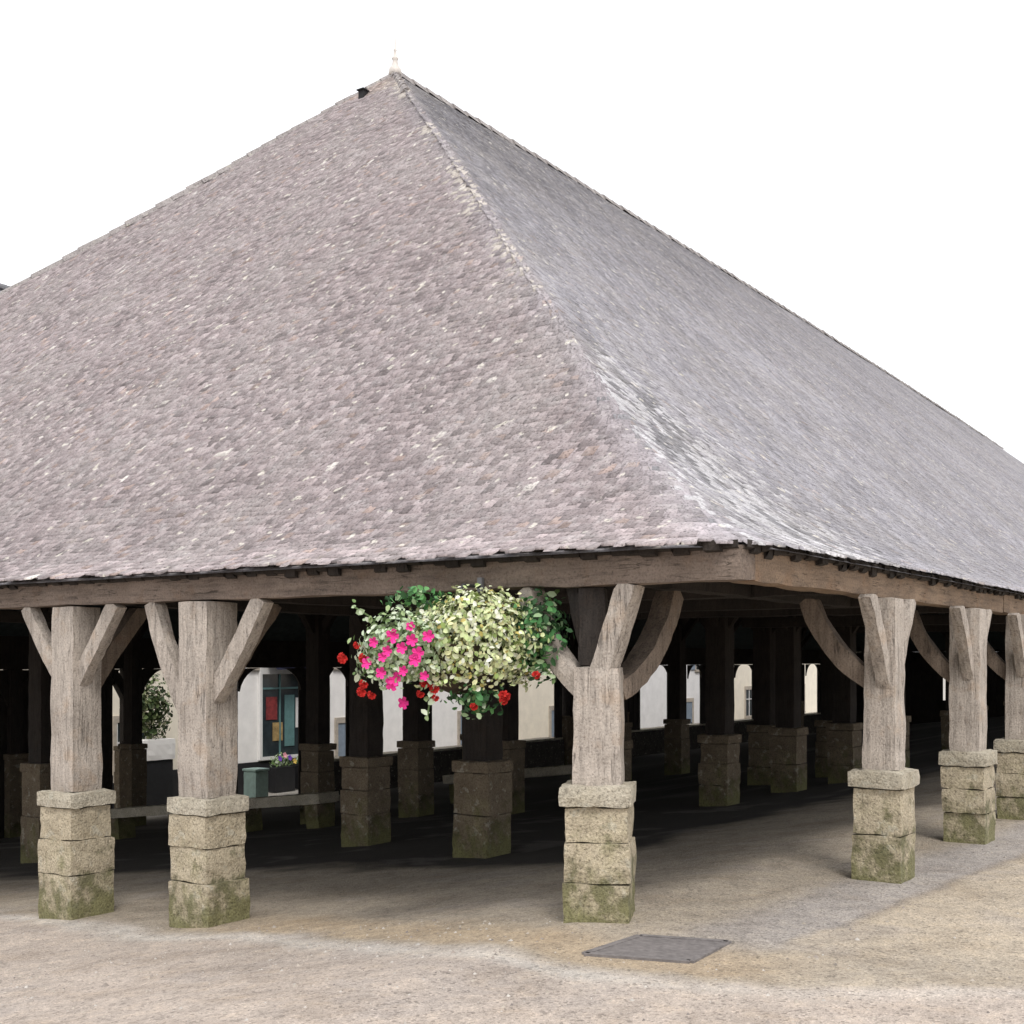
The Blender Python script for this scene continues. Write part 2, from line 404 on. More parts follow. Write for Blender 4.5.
def make_slates():
    expo, wid = .074, .088
    Vs, Fs, Ts = [], [], []
    nco = int(14.8 / expo); base = 0
    HE, HR = VA + DEV, UA + DU
    t = 0.0; j = 0
    while t < .995:
        # step in t from the local slope length
        ds = math.hypot(11.2, float(dzroof(t))); dt = expo / ds
        uc = -DU + t * HR; vc = -DEV + t * HE; r = float(rcorner(t)); q = math.pi * r / 4
        umax = WID - uc; vmax = min(58.0, LEN - vc)
        sl = -(umax - (uc + r)) - q; sr = (vmax - (vc + r)) + q
        # slate widths: bigger far along the right-hand slope
        s = []; x = sl + random.random() * wid
        while x < sr:
            far = max(0., x - 9) / 25
            w = (wid if x < 0 else wid * .70) * (1 + 1.8 * far) * random.uniform(.75, 1.25)
            s.append((x + w / 2, w)); x += w
        a = np.array(s); S, W = a[:, 0], a[:, 1]; n = len(S)
        arc = np.abs(S) < q; left = S <= -q; right = S >= q
        th = np.clip(S / r, -math.pi / 4, math.pi / 4)
        nu_, nv_ = -np.sin(math.pi / 4 + th), -np.cos(math.pi / 4 + th)
        U = uc + r + r * nu_; Vv = vc + r + r * nv_
        U = np.where(left, uc + r + (-S - q), U); Vv = np.where(right, vc + r + (S - q), Vv)
        hh = (np.clip(S / max(q, 1e-4), -1, 1) + 1) / 2 * (HR - HE) + HE
        zz = zroof(t) + sag(t, Vv)
        zz = zz + (vnoise(U + 50, Vv + 50, .45, 31) - .5) * .07 * min(1, t * 6 + .3) + (vnoise(U + 50, Vv + 50, 1.3, 32) - .5) * .012
        dz = float(dzroof(t)); L = np.sqrt(hh ** 2 + dz ** 2)
        Dm = np.stack([-nv_ * hh / L, -nu_ * hh / L, dz / L], -1)          # up the slope, in x=v, y=u
        T = np.stack([nu_, -nv_, np.zeros(n)], -1)                         # along the course
        N = np.cross(T, Dm); N *= np.sign(N[:, 2:3])
        P = np.stack([Vv, U, zz], -1)
        P = P + Dm * rng.uniform(-.006, .006, (n, 1))
        if j == 0: P = P - Dm * rng.uniform(0, .10, (n, 1))
        ang = rng.normal(0, .022, n)[:, None]
        T2 = T * np.cos(ang) + Dm * np.sin(ang); D2 = Dm * np.cos(ang) - T * np.sin(ang)
        hw = (W * .485)[:, None]
        lift = rng.uniform(.003, .009, (n, 1)); lift2 = lift * rng.uniform(.6, 1.4, (n, 1)); ln = expo * 1.8
        a0 = P - T2 * hw + N * lift; a1 = P + T2 * hw + N * lift2
        a2 = P + T2 * hw + D2 * ln + N * .004; a3 = P - T2 * hw + D2 * ln + N * .004
        b0 = P - T2 * hw - N * .01; b1 = P + T2 * hw - N * .01
        cut = rng.random((n, 1)); a0 = a0 + D2 * (cut < .12) * .03; a1 = a1 + D2 * (cut > .88) * .03
        V = np.stack([a0, a1, a2, a3, b0, b1], 1).reshape(-1, 3)
        k = base + np.arange(n)[:, None] * 6
        F = np.concatenate([k + np.array([[0, 1, 2, 3]]), k + np.array([[4, 5, 1, 0]]), k + np.array([[4, 0, 3, 3]]), k + np.array([[1, 5, 2, 2]])], 1).reshape(-1, 4)
        # per-slate colour
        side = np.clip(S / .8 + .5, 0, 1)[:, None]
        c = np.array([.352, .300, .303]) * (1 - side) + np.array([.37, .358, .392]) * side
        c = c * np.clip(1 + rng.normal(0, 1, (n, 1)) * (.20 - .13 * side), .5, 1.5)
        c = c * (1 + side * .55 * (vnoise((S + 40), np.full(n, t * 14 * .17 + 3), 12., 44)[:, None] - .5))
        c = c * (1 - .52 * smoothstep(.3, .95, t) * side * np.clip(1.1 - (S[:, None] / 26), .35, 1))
        warm = rng.random((n, 1)); c = c * np.where(warm < .03, [1.10, 1.0, .90], [1, 1, 1])
        # the pale, patched area low beside the hip on the right-hand slope
        pat = np.exp(-((S - (.40 + 1.0 * max(0, .2 - t) / .2)) / (.30 + .95 * max(0, .25 - t) / .25)) ** 2) * (1 - smoothstep(.16, .30, t)) * smoothstep(-.12, .12, S)
        pm = (rng.random(n) < pat * .92)[:, None]; pd = (vnoise((S + 40) * 1.8, np.full(n, t * 14 * .5 + 3), 7.5, 41) > .57)[:, None]
        c = np.where(pm, np.where(pd, np.array([.26, .255, .27]), np.array([.60, .59, .61])) * rng.uniform(.85, 1.15, (n, 1)), c)
        # pale new slates and lichened ones on the end slope
        pl = (rng.random(n) < np.where(S < 0, .004, .002))[:, None]
        c = np.where(pl, np.array([.70, .66, .62]) * rng.uniform(.85, 1.15, (n, 1)), c)
        hipd = np.exp(-((S + .10) / .16) ** 2) * smoothstep(.2, .5, t)
        hm = (rng.random(n) < hipd * .7 * (vnoise(S + 9, np.full(n, t * 14.), 1.6, 43) > .35))[:, None]; c = np.where(hm, np.array([.58, .53, .48]) * rng.uniform(.8, 1.2, (n, 1)), c)
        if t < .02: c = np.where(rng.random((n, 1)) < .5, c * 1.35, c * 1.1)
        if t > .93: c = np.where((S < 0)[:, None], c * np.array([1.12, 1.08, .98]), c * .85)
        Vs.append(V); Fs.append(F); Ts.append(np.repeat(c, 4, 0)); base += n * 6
        t += dt; j += 1
    V = np.concatenate(Vs); F = np.concatenate(Fs); Tn = np.concatenate(Ts)
    # triangles were written as quads with a doubled corner: split them out
    deg = F[:, 2] == F[:, 3]
    me = bpy.data.meshes.new('roof')
    Q = F[~deg]; R3 = F[deg][:, :3]
    loops = np.concatenate([Q.ravel(), R3.ravel()]); starts = np.concatenate([np.arange(len(Q)) * 4, len(Q) * 4 + np.arange(len(R3)) * 3])
    me.vertices.add(len(V)); me.vertices.foreach_set('co', V.astype(np.float32).ravel())
    me.loops.add(len(loops)); me.loops.foreach_set('vertex_index', loops.astype(np.int32))
    me.polygons.add(len(starts)); me.polygons.foreach_set('loop_start', starts.astype(np.int32))
    me.update(calc_edges=True)
    col = np.concatenate([Tn[~deg], Tn[deg]]); a = me.attributes.new('tint', 'FLOAT_COLOR', 'FACE')
    t4 = np.ones((len(col), 4), np.float32); t4[:, :3] = col; a.data.foreach_set('color', t4.ravel())
    return link('roof', me, M['slate'], hall)
roof = make_slates()

def roof_loop(t, drop, back):
    uc = -DU + back + t * (UA + DU - back); vc = -DEV + back + t * (VA + DEV - back)
    r = float(rcorner(t)) if t < .98 else .0
    z = float(zroof(t)) - drop
    pts = []
    vs1 = LEN - vc
    # corner arc near, then along the right-hand side, the far end, the low side, back
    for k in range(7):
        th = math.pi / 2 * k / 6
        pts.append((vc + r - r * math.cos(th), uc + r - r * math.sin(th)))
    n = 12
    for k in range(1, n + 1): pts.append((vc + r + (vs1 - vc - r) * k / n, uc))
    pts.append((vs1, WID - uc))
    for k in range(1, n + 1): pts.append((vs1 + (vc - vs1) * k / n, WID - uc))
    for k in range(1, 4): pts.append((vc, (WID - uc) + (uc + r - (WID - uc)) * k / 4))
    return [(x, y, z + float(sag(t, min(x, 59)))) for x, y in pts]

def roof_shell(name, drop, back, mat, tint=None):
    ts = [0, .02, .05, .09, .14, .22, .35, .5, .65, .8, .9, 1.0]
    L = [roof_loop(t, drop, back) for t in ts]; n = len(L[0])
    V = [p for l in L for p in l]; F = []
    for i in range(len(ts) - 1):
        for k in range(n): F.append((i * n + k, i * n + (k + 1) % n, (i + 1) * n + (k + 1) % n, (i + 1) * n + k))
    return np_mesh(name, np.array(V), np.array(F), mat, roof, None if tint is None else np.tile(np.array(tint), (len(F), 1)))
roof_shell('slate_underlay', .045, .03, M['slate'], (.38, .37, .39))
roof_shell('boarding', .15, .30, M['boards'])

def ridge_tiles(name, A, B, n, fn=None):
    m = MB(); A = Vector(A); B = Vector(B)
    for k in range(n):
        p = A.lerp(B, k / n); q = A.lerp(B, (k + 1.06) / n)
        if fn: p.z += fn(p); q.z += fn(q)
        d = (q - p).normalized(); s = d.cross(Vector((0, 0, 1))).normalized(); up = s.cross(d)
        j = random.uniform(-.012, .015); h = .07 + j; w = .15 + random.uniform(-.015, .02)
        prof = [(-w, -.075), (-w * .55, h * .55), (0, h), (w * .55, h * .55), (w, -.075)]
        prof2 = [(a * .88, b - .02) for a, b in prof]
        ring = [p + s * a + up * b for a, b in prof] + [q + s * a + up * b for a, b in prof2]
        m.add(ring, [(i, i + 1, i + 6, i + 5) for i in range(4)] + [(0, 1, 2, 3, 4)[::-1]])
    return m.build(name, M['mortar'], roof)
zap = float(zroof(1.0))
ridge_tiles('ridge_tile_run', (VA, UA, zap + .0), (LEN - VA, UA, zap), 110, lambda p: float(sag(1.0, min(p.x, 59))))
def hip_pts(sgn_far, t): 
    u = -DU + t * (UA + DU); v = -DEV + t * (VA + DEV)
    return Vector((v, WID - u if sgn_far else u, float(zroof(t)) + .01))
def hip_run(far, t0, t1, n, name):
    m = MB(); prev = None
    for k in range(n):
        p = hip_pts(far, t0 + (t1 - t0) * k / n); q = hip_pts(far, t0 + (t1 - t0) * (k + 1.08) / n)
        d = (q - p).normalized(); s = d.cross(Vector((0, 0, 1))).normalized(); up = s.cross(d)
        h = .05 + random.uniform(-.012, .012); w = .11 + random.uniform(-.02, .02)
        prof = [(-w, -.075), (-w * .5, h * .5), (0, h), (w * .5, h * .5), (w, -.075)]
        ring = [p + s * a + up * b for a, b in prof] + [q + s * a * .9 + up * (b - .015) for a, b in prof]
        m.add(ring, [(i, i + 1, i + 6, i + 5) for i in range(4)] + [(4, 3, 2, 1, 0)])
    return m.build(name, M['mortar'], roof)
hip_run(True, .03, 1.0, 60, 'hip_tile_run')
hip_run(False, .90, 1.0, 8, 'hip_tile_run')
# finial on the near end of the ridge
f = MB(); f.lathe([(.13, -.05), (.11, .08), (.06, .14), (.045, .24), (.065, .27), (.035, .30), (.022, .40), (.032, .42), (.016, .45), (.012, .58), (.008, .70)], 12)
fin = f.build('finial', M['zinc'], roof, (VA, UA, zap), smooth=True)
# small roof vent by the top of the left hip
def end_slope(u, t):
    return Vector((-DEV + t * (VA + DEV), u, float(zroof(t))))
vt = MB(); pv = end_slope(11.65, .937)
vt.box((0, -.06, -.10), (.12, .06, .05)); vt.box((-.03, -.08, .05), (.14, .08, .07))
vent = vt.build('roof_vent', M['dark'], roof, tuple(pv + Vector((-.06, 0, .06))))

# wall plates
BZ0, BZ1, BW = 2.06, 2.275, .20
def plate(name, p0, p1, mat, w=BW, z0=BZ0, z1=BZ1, cell=.12, amp=.012, seed=0):
    m = MB(); p0 = Vector(p0); p1 = Vector(p1)
    if abs(p1.x - p0.x) > abs(p1.y - p0.y): m.rough((p0.x, p0.y - w / 2, z0), (p1.x, p0.y + w / 2, z1), cell, amp, .02, seed, None, 3.)
    else: m.rough((p0.x - w / 2, p0.y, z0), (p0.x + w / 2, p1.y, z1), cell, amp, .02, seed, None, 3.)
    return m.build(name, mat, hall)
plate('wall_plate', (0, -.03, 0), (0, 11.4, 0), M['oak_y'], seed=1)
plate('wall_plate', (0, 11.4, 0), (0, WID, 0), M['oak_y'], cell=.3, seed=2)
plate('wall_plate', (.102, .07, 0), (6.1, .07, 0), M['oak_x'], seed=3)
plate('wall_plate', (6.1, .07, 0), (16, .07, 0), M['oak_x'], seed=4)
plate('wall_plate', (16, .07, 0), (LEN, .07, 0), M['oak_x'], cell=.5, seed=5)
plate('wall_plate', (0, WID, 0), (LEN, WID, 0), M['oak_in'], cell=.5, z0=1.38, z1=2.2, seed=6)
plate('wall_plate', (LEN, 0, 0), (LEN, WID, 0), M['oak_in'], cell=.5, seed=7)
# ragged dark strip under the slates, standing in for eaves shadow and rafter ends
def eaves_shadow_strip(n, step, along_y):
    m = MB()
    for k in range(n):
        a = -.10 + (.08 if along_y else 0) + k * step; dz = (random.uniform(.0, .05) if k % 2 else random.uniform(.0, .015)) - .03; o = -.104 - random.uniform(.012, .05)
        for (t, zz) in ((o, 2.292), (o, 2.225 - dz), (-.104, 2.215 - dz)):
            for aa in (a, a + step): m.v.append((t, aa, zz) if along_y else (aa, t, zz))
        b = k * 6; m.f += [(b, b + 1, b + 3, b + 2), (b + 2, b + 3, b + 5, b + 4)]
        if k: m.f += [(b - 5, b, b + 2, b - 3), (b - 3, b + 2, b + 4, b - 1)]
    return m
eaves_shadow_strip(110, .105, True).build('eaves_shadow_strip', M['oak_in'], roof)
eb = eaves_shadow_strip(150, .105, False); eb.v = [(x, y + .07, z) for x, y, z in eb.v]; eb.build('eaves_shadow_strip', M['oak_in'], roof)

def make_post(u, v, ptop, w, pw, top, rz=0., braces=(), fine=True, mats=None, seed=0, capw=None, inner=False):
    """one post: shaft (part) with plinth, cap stone and braces as sub-parts. Local origin on the ground."""
    g = gz(u) - .03; mats = mats or (M['oak'], M['stone'], M['cap'])
    c = .07 if fine else .25; a = 1. if fine else .7
    h = ptop - g; H = top - g
    s = MB(); s.rough((-w / 2, -w / 2, h - .01), (w / 2, w / 2, H), c, .011 * a, .022, seed, None, 4.)
    if seed % 2:    # hewn slightly thinner towards the top
        s.v = [(x * (1 - .06 * max(0, (z - h) / (H - h))), y * (1 - .06 * max(0, (z - h) / (H - h))), z) for x, y, z in s.v]
    sh = s.build('post', mats[0], hall, (v, u, g), rz)
    cap_h = .13
    p = MB(); z = 0.; rows = [[.36, .34, .30], [.52, .48], [.42, .30, .28]][seed % 3] if h > .7 else [.5, .5]
    r = random.Random(seed); tot = sum(rows); body = h - cap_h
    for i, q in enumerate(rows):
        hh = body * q / tot; d = pw / 2 * (1.02 - .015 * i) + r.uniform(-.007, .007); ox, oy = r.uniform(-.010, .010), r.uniform(-.010, .010)
        p.rough((-d + ox, -d + oy, z), (d + ox, d + oy, z + hh - .002), c * .8, .011 * a, .010, seed * 5 + i, None, 8.); z += hh
    p.build('plinth', mats[1], sh)
    cw = (capw or pw + .05) / 2
    p = MB(); p.rough((-cw, -cw, h - cap_h), (cw, cw, h), c * .8, .013 * a, .02, seed * 5 + 9, None, 8.)
    p.build('cap_stone', mats[2], sh)
    for k, (dx, dy, rise, wd, bow, off) in enumerate(braces):
        # from the shaft, up and out to the beam; dx along v, dy along u (world directions)
        R = Matrix.Rotation(-rz, 4, 'Z'); n = Vector((dx, dy, 0)); run = n.length; n.normalize()
        a0 = n * (w / 2 - .13) + Vector((0, 0, H - rise - .11)); a1 = n * (w / 2 + run) + Vector((0, 0, H + .02))
        sd = Vector((-abs(n.y), -abs(n.x), 0)) * off
        b = MB(); b.bar(R @ (a0 + sd), R @ (a1 + sd), wd * .8, wd, c, .008 * a, .02, seed + k, Vector((0, 0, 1)), bow)
        b.v = [(x, y, min(z, H + .006)) for x, y, z in b.v]
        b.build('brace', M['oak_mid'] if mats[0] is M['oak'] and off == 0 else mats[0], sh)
    return sh

zt = 1.6
# end front (v = 0): braces along the plate both ways and one inward
p3 = make_post(.975, .0, .83, .31, .41, 1.56, math.radians(24), (), seed=3, capw=.45)
# above the fork the corner post is hewn back to a slimmer head, with three struts springing from it
m = MB(); H0 = 1.56 - gz(.975) + .03; H1 = BZ0 - gz(.975) + .03
m.rough((-.04, -.05, H0 - .004), (.13, .13, H1 - .004), .07, .01, .02, 4, None, 5.); m.build('post_head', M['oak_in'], p3)  # head coloured dark for the shade behind the struts
RI = Matrix.Rotation(-math.radians(24), 4, 'Z')
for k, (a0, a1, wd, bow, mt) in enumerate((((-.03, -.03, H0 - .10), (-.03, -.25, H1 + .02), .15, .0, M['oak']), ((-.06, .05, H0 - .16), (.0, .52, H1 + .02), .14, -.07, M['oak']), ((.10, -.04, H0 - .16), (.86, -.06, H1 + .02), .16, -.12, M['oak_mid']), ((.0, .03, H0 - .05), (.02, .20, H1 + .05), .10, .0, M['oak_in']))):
    b = MB(); b.bar(RI @ Vector(a0), RI @ Vector(a1), wd, wd * .95, .07, .009, .02, 40 + k, Vector((0, 0, 1)), bow); b.v = [(x, y, min(z, H1 + .006)) for x, y, z in b.v]; b.build('brace', mt, p3)
make_post(4.51, .0, .54, .33, .42, BZ0 - .004, 0, ((0, -.48, .72, .15, -.03, .035), (0, .42, .95, .15, -.05, .035), (.55, 0, .75, .15, .03, 0)), seed=2, capw=.46)
make_post(6.13, .0, .49, .31, .43, BZ0 - .004, 0, ((0, -.44, .62, .14, .0, .035), (0, .46, .62, .14, -.02, .035), (.55, 0, .75, .15, .03, 0)), seed=5, capw=.47)
# right front (u = 0)
make_post(-.06, 2.36, .80, .25, .36, BZ0 - .004, 0, ((.36, 0, .70, .13, .02, .03), (-.36, 0, .66, .13, .02, .03), (0, .46, .56, .15, -.09, 0)), seed=7, capw=.41)
make_post(-.05, 4.70, .80, .27, .36, BZ0 - .004, 0, ((.36, 0, .66, .13, .02, .03), (-.36, 0, .62, .13, .02, .03), (0, .40, .58, .14, -.08, 0)), seed=8, capw=.42)
make_post(-.06, 6.70, .80, .28, .40, BZ0 - .004, 0, ((.36, 0, .66, .13, .02, .03), (-.36, 0, .62, .13, .02, .03), (0, .40, .58, .14, -.08, 0)), seed=9, capw=.46)
sd = 20
for u in (9.8, 11.4, 15.0, 16.6, 20.2, 21.8):
    sd += 1; make_post(u, 0, 1.6 - .80 - .055 * u, .31, .43, BZ0 - .004, 0, ((0, -.44, .62, .14, 0, .06), (0, .46, .62, .14, .02, .06)), fine=False, seed=sd)
for v in (8.6, 10.8, 13.0, 15.2, 17.4, 19.6, 21.8):
    sd += 1; make_post(0, v, .80, .27, .36, BZ0 - .004, 0, ((.36, 0, .66, .13, .02, .03), (-.36, 0, .62, .13, .02, .03)), fine=False, seed=sd)
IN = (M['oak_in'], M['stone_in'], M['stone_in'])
# inner ring of taller posts
inner = [(4.88, 4.2, 1), (7.55, 5.4, 1), (4.75, 9.86, 1), (13.6, 5.0, 1), (18.0, 4.8, 1), (4.8, 24.0, 0), (4.8, 28, 0), (4.8, 32, 0), (4.8, 36, 0),
         (17.9, 23, 0), (17.9, 27.5, 0), (11.3, 13.0, 0), (11.3, 18.5, 0), (11.3, 24, 0), (11.3, 47, 0),
         (21.23, 12.87, 0), (12.80, 10.15, 0), (10.71, 10.37, 0), (8.30, 9.59, 0), (10.62, 20.10, 0), (5.72, 13.77, 0), (4.62, 12.10, 0), (5.12, 15.39, 0), (4.3, 13.75, 0),
         (5.94, 8.78, 0), (4.49, 17.03, 0), (4.10, 19.71, 0), (16.78, 11.07, 0), (17.9, 46, 0), (17.9, 51, 0)]
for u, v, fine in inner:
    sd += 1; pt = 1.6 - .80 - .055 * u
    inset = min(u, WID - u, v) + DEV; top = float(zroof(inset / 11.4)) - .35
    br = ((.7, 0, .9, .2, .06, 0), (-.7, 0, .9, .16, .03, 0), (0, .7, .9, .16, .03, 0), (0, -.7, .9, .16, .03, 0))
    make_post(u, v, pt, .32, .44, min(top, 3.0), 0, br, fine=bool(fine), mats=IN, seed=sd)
# low far front (u = WID): tall plinths, heavy braces that arch the openings
farv = [1.0, 4.2, 7.4, 10.85, 14.15, 17.0, 20.9, 22.9, 25.6, 28.99, 30.4, 34.92, 37.59, 39.3, 44.42, 47.83, 49.6, 53.68, 55.63, 57.7, 63.7]
for v in farv:
    sd += 1
    make_post(WID - .05, v, -.55, .34, .5, 1.40, 0, ((.50, 0, .75, .25, .05, 0), (-.50, 0, .75, .25, .05, 0)), fine=False, mats=IN, seed=sd)
# inner plates and ties, in oak coloured dark for the roof shade
for (p0, p1) in (((4.8, 4.8, 0), (LEN - 4.8, 4.8, 0)), ((4.8, 11.3, 0), (LEN - 4.8, 11.3, 0)), ((4.8, 17.9, 0), (LEN - 4.8, 17.9, 0))):
    plate('inner_plate', p0, p1, M['oak_in'], .26, 3.0, 3.25, .6)
plate('inner_plate', (4.8, 4.8, 0), (4.8, 17.9, 0), M['oak_in'], .26, 2.72, 2.98, .6)
for u in (1.0, 4.57, 6.2, 11.4, 16.6): plate('tie_beam', (.102, u, 0), (4.8, u, 0), M['oak_in'], .18, 2.08, 2.23, .2)
for v in (2.27, 4.5, 6.4, 10.8, 15.2): plate('tie_beam', (v, .102, 0), (v, 4.8, 0), M['oak_in'], .18, 2.08, 2.23, .2)
# low walls closing the far front beyond its entrance, under pale copings
for v0, v1 in ((21.2, 22.6), (23.2, 25.3), (25.9, 30.1), (30.7, 34.6), (35.2, 39.0), (39.6, 44.1), (44.7, 49.3), (49.9, 55.3), (55.95, 63.4)):
    m = MB(); g = gz(WID) - .1; m.rough((v0, WID - .22, g), (v1, WID + .35, -1.45), .3, .02, .02, int(v0))
    w = m.build('low_wall', M['wallstone'], hall)
    m = MB(); m.rough((v0, WID - .17, -1.447), (v1, WID + .42, -1.36), .3, .012, .02, int(v0)); m.build('coping', M['cap'], w)

# added planking darkens parts of the low far front and of the far end
added_screens = [(7.6, 11.6), (12.4, 13.62), (14.12, 14.5), (15.9, 17.8), (20.2, 20.65), (22.25, 22.65), (23.15, 23.9), (25.0, 25.3), (25.9, 26.5), (28.2, 28.7), (30.7, 31.5), (34.1, 34.65), (35.2, 37.3), (37.9, 40.9), (43.4, 44.1), (44.7, 45.3), (46.7, 47.5), (49.9, 50.4), (52.6, 53.4), (53.95, 55.3), (55.95, 57.4), (58.0, 59.7), (61.6, 63.4), (64.0, 65.9)]
for v0, v1 in added_screens:
    m = MB(); g = gz(WID) - .2; n = max(2, int((v1 - v0) / .2)); w = (v1 - v0) / n
    for k in range(n): m.rough((v0 + k * w, WID - .10 + .012 * (k % 2), g), (v0 + k * w + w, WID - .06 + .012 * (k % 2), 1.37), .5, .006, .006, k)
    m.build('added_screen', M['oak_in'], hall)
solid = sorted(added_screens + [(v - .17, v + .17) for v in farv])
merged = [list(solid[0])]
for a, b in solid[1:]:
    if a <= merged[-1][1] + .02: merged[-1][1] = max(b, merged[-1][1])
    else: merged.append([a, b])
for (_, a), (b, _) in zip(merged[:-1], merged[1:]):
    if b - a < .2: continue
    for e, sg in ((a, 1), (b, -1)):      # a curved brace board on each side makes the opening's pointed head
        w = min((b - a) / 2 + .01, .75); h = .30 + .45 * w; m = MB(); pr = [(e - sg * .03, 1.37), (e - sg * .03, 1.37 - h)] + [(e + sg * w * (1 - math.cos(q * math.pi / 12)) ** .8, 1.37 - h * (1 - math.sin(q * math.pi / 12)) - .0) for q in range(0, 7)]
        n = len(pr); yy = WID - .13 if sg > 0 else WID - .135
        m.add([(x, yy, z) for x, z in pr] + [(x, yy - .05, z) for x, z in pr], [tuple(range(n)), tuple(range(2 * n - 1, n - 1, -1))] + [(k, n + k, n + (k + 1) % n, (k + 1) % n) for k in range(n)])
        m.build('brace_board', M['oak_in'], hall)
y0 = .2
for y1, y2 in ((.2, 2.9), (3.55, 5.1), (5.8, 8.6), (9.1, 11.2), (11.8, 16.5), (17.2, 22.8)):
    m = MB(); n = max(2, int((y2 - y1) / .3)); w = (y2 - y1) / n
    for k in range(n): m.rough((LEN - .1 + .012 * (k % 2), y1 + k * w, gz(y2) - .2), (LEN - .05 + .012 * (k % 2), y1 + k * w + w, 2.06), .6, .006, .006, k)
    m.build('added_screen', M['oak_in'], hall)
for y1, y2 in ((2.903, 3.547), (5.103, 5.797), (8.603, 9.097), (11.203, 11.797), (16.503, 17.197)):
    m = MB(); m.rough((LEN - .1, y1, 1.5), (LEN - .05, y2, 2.06), .3, .006, .006, 1); m.rough((LEN - .2, y1, gz(y2) - .2), (LEN + .1, y2, .0 - .04 * y1), .3, .01, .02, 2); m.build('added_panel', M['oak_in'], hall)  # added panels above and below the slits keep the far end dark

# stone benches standing on the hall floor
def bench(v, u0, u1, label):
    uc = (u0 + u1) / 2; t = thing('stone_bench', label, 'bench', (v, uc, gz(uc)), 0, 'stone benches under the hall roof')
    t.rotation_euler[0] = math.atan2(gz(u1) - gz(u0), u1 - u0); L_ = (u1 - u0) / 2
    m = MB(); m.rough((-.25, -L_, .40), (.25, L_, .58), .12, .012, .02, int(v)); m.build('seat', M['cap'], t)
    n = max(2, int(L_ * 2 / 1.8) + 1)
    for k in range(n):
        y = -L_ + .25 + (2 * L_ - .5) * k / (n - 1); m = MB(); m.rough((-.20, y - .15, -.03), (.20, y + .15, .396), .12, .012, .02, k); m.build('leg', M['stone_in'], t)
bench(8.9, 11.3, 18.6, 'long pale stone bench in the shade behind the two left-hand front posts')
bench(13.9, 9.2, 12.6, 'short pale stone bench deep in the hall beyond the hanging basket')

# ------------------------------------------------------------------ cover in the paving
cov = mesh('drain_cover', [], [], None)
bpy.data.objects.remove(cov)
CAMV, CAMU, EYE, FP, HX, HY = -6.87, -3.05, 1.6, 1271.0, 512.0, 660.0
pts = [(-.22, -.60), (.74, -1.0), (.62, -1.2)]
cpx = [(585, 955), (640, 937), (728, 943), (690, 963)]
def on_ground(px, py):
    k = (px - HX) / FP; g = 0.
    for _ in range(20):
        z = (EYE - g) * FP / (py - HY); u = CAMU + z * (.563 - .826 * k); v = CAMV + z * (.826 + .563 * k); g = gz(u)
    return Vector((v, u, g))
cw = [on_ground(*p) for p in cpx]; cc = sum(cw, Vector()) / 4
m = MB(); n = 14
for i in range(n + 1):
    for j in range(n + 1):
        a, b = i / n, j / n
        p = (cw[0].lerp(cw[3], a)).lerp(cw[1].lerp(cw[2], a), b) - cc
        if i in (0, n) or j in (0, n): p += Vector((random.uniform(-.012, .012), random.uniform(-.012, .012), 0))
        m.v.append((p.x, p.y, gz((p + cc).y) - cc.z + .009 + .002 * noise.noise(p * 6)))
for i in range(n):
    for j in range(n): m.f.append((i * (n + 1) + j, (i + 1) * (n + 1) + j, (i + 1) * (n + 1) + j + 1, i * (n + 1) + j + 1))
cover = m.build('drain_cover', M['cover'], None, tuple(cc))
def rim():
    m = MB(); e = [(cw[0], cw[1]), (cw[1], cw[2]), (cw[2], cw[3]), (cw[3], cw[0])]
    for a, b_ in e:
        d = (b_ - a).normalized(); sd_ = Vector((-d.y, d.x, 0)) * .022
        q = [a - cc + sd_ - d * .0, b_ - cc + sd_, b_ - cc - sd_ + d * .0, a - cc - sd_]
        t_ = [Vector((p.x, p.y, gz((p + cc).y) - cc.z + .014)) for p in q]; b4 = [p - Vector((0, 0, .02)) for p in t_]
        m.add(t_ + b4, [(0, 1, 2, 3), (0, 4, 5, 1), (1, 5, 6, 2), (2, 6, 7, 3), (3, 7, 4, 0)])
    return m
rim().build('rim', M['cover'], cover)
tag(cover, 'dark grey rectangular cover set flat in the pale paving before the corner post', 'drain cover')

# ------------------------------------------------------------------ leaves and plants
def leaf_cloud(name, centers, normals, size, cols, mat, parent, loc=(0, 0, 0)):
    """small five-sided leaves, slightly folded, one mesh"""
    n = len(centers); C_ = np.asarray(centers); N = np.asarray(normals)
    N = N + rng.normal(0, .45, (n, 3)); N /= np.linalg.norm(N, axis=1, keepdims=True)
    A = np.cross(N, rng.normal(0, 1, (n, 3))); A /= np.linalg.norm(A, axis=1, keepdims=True) + 1e-9
    B = np.cross(N, A); s = (size * rng.uniform(.6, 1.35, n))[:, None]
    pts = [(-1, 0, 0), (-.3, .62, .12), (.55, .5, .08), (1.05, 0, -.18), (.55, -.5, .08), (-.3, -.62, .12)]
    V = np.stack([C_ + (A * a + B * b + N * c) * s for a, b, c in pts], 1).reshape(-1, 3)
    k = np.arange(n)[:, None] * 6
    F = np.concatenate([k + np.array([[0, 1, 2, 3]]), k + np.array([[0, 3, 4, 5]])], 1).reshape(-1, 4)
    o = np_mesh(name, V, F, mat, parent, np.repeat(np.asarray(cols), 2, 0)); o.location = loc
    return o

def ell(n, c, r, lo=.75, zmin=-1.0):
    d = rng.normal(0, 1, (n, 3)); d /= np.linalg.norm(d, axis=1, keepdims=True)
    d = d[d[:, 2] > zmin]; q = rng.uniform(lo, 1.03, (len(d), 1)) * np.array([1 + .30 * noise.noise(Vector(x) * 2.6 + Vector(c) * 9) for x in d])[:, None]
    return np.array(c) + d * q * np.array(r), d

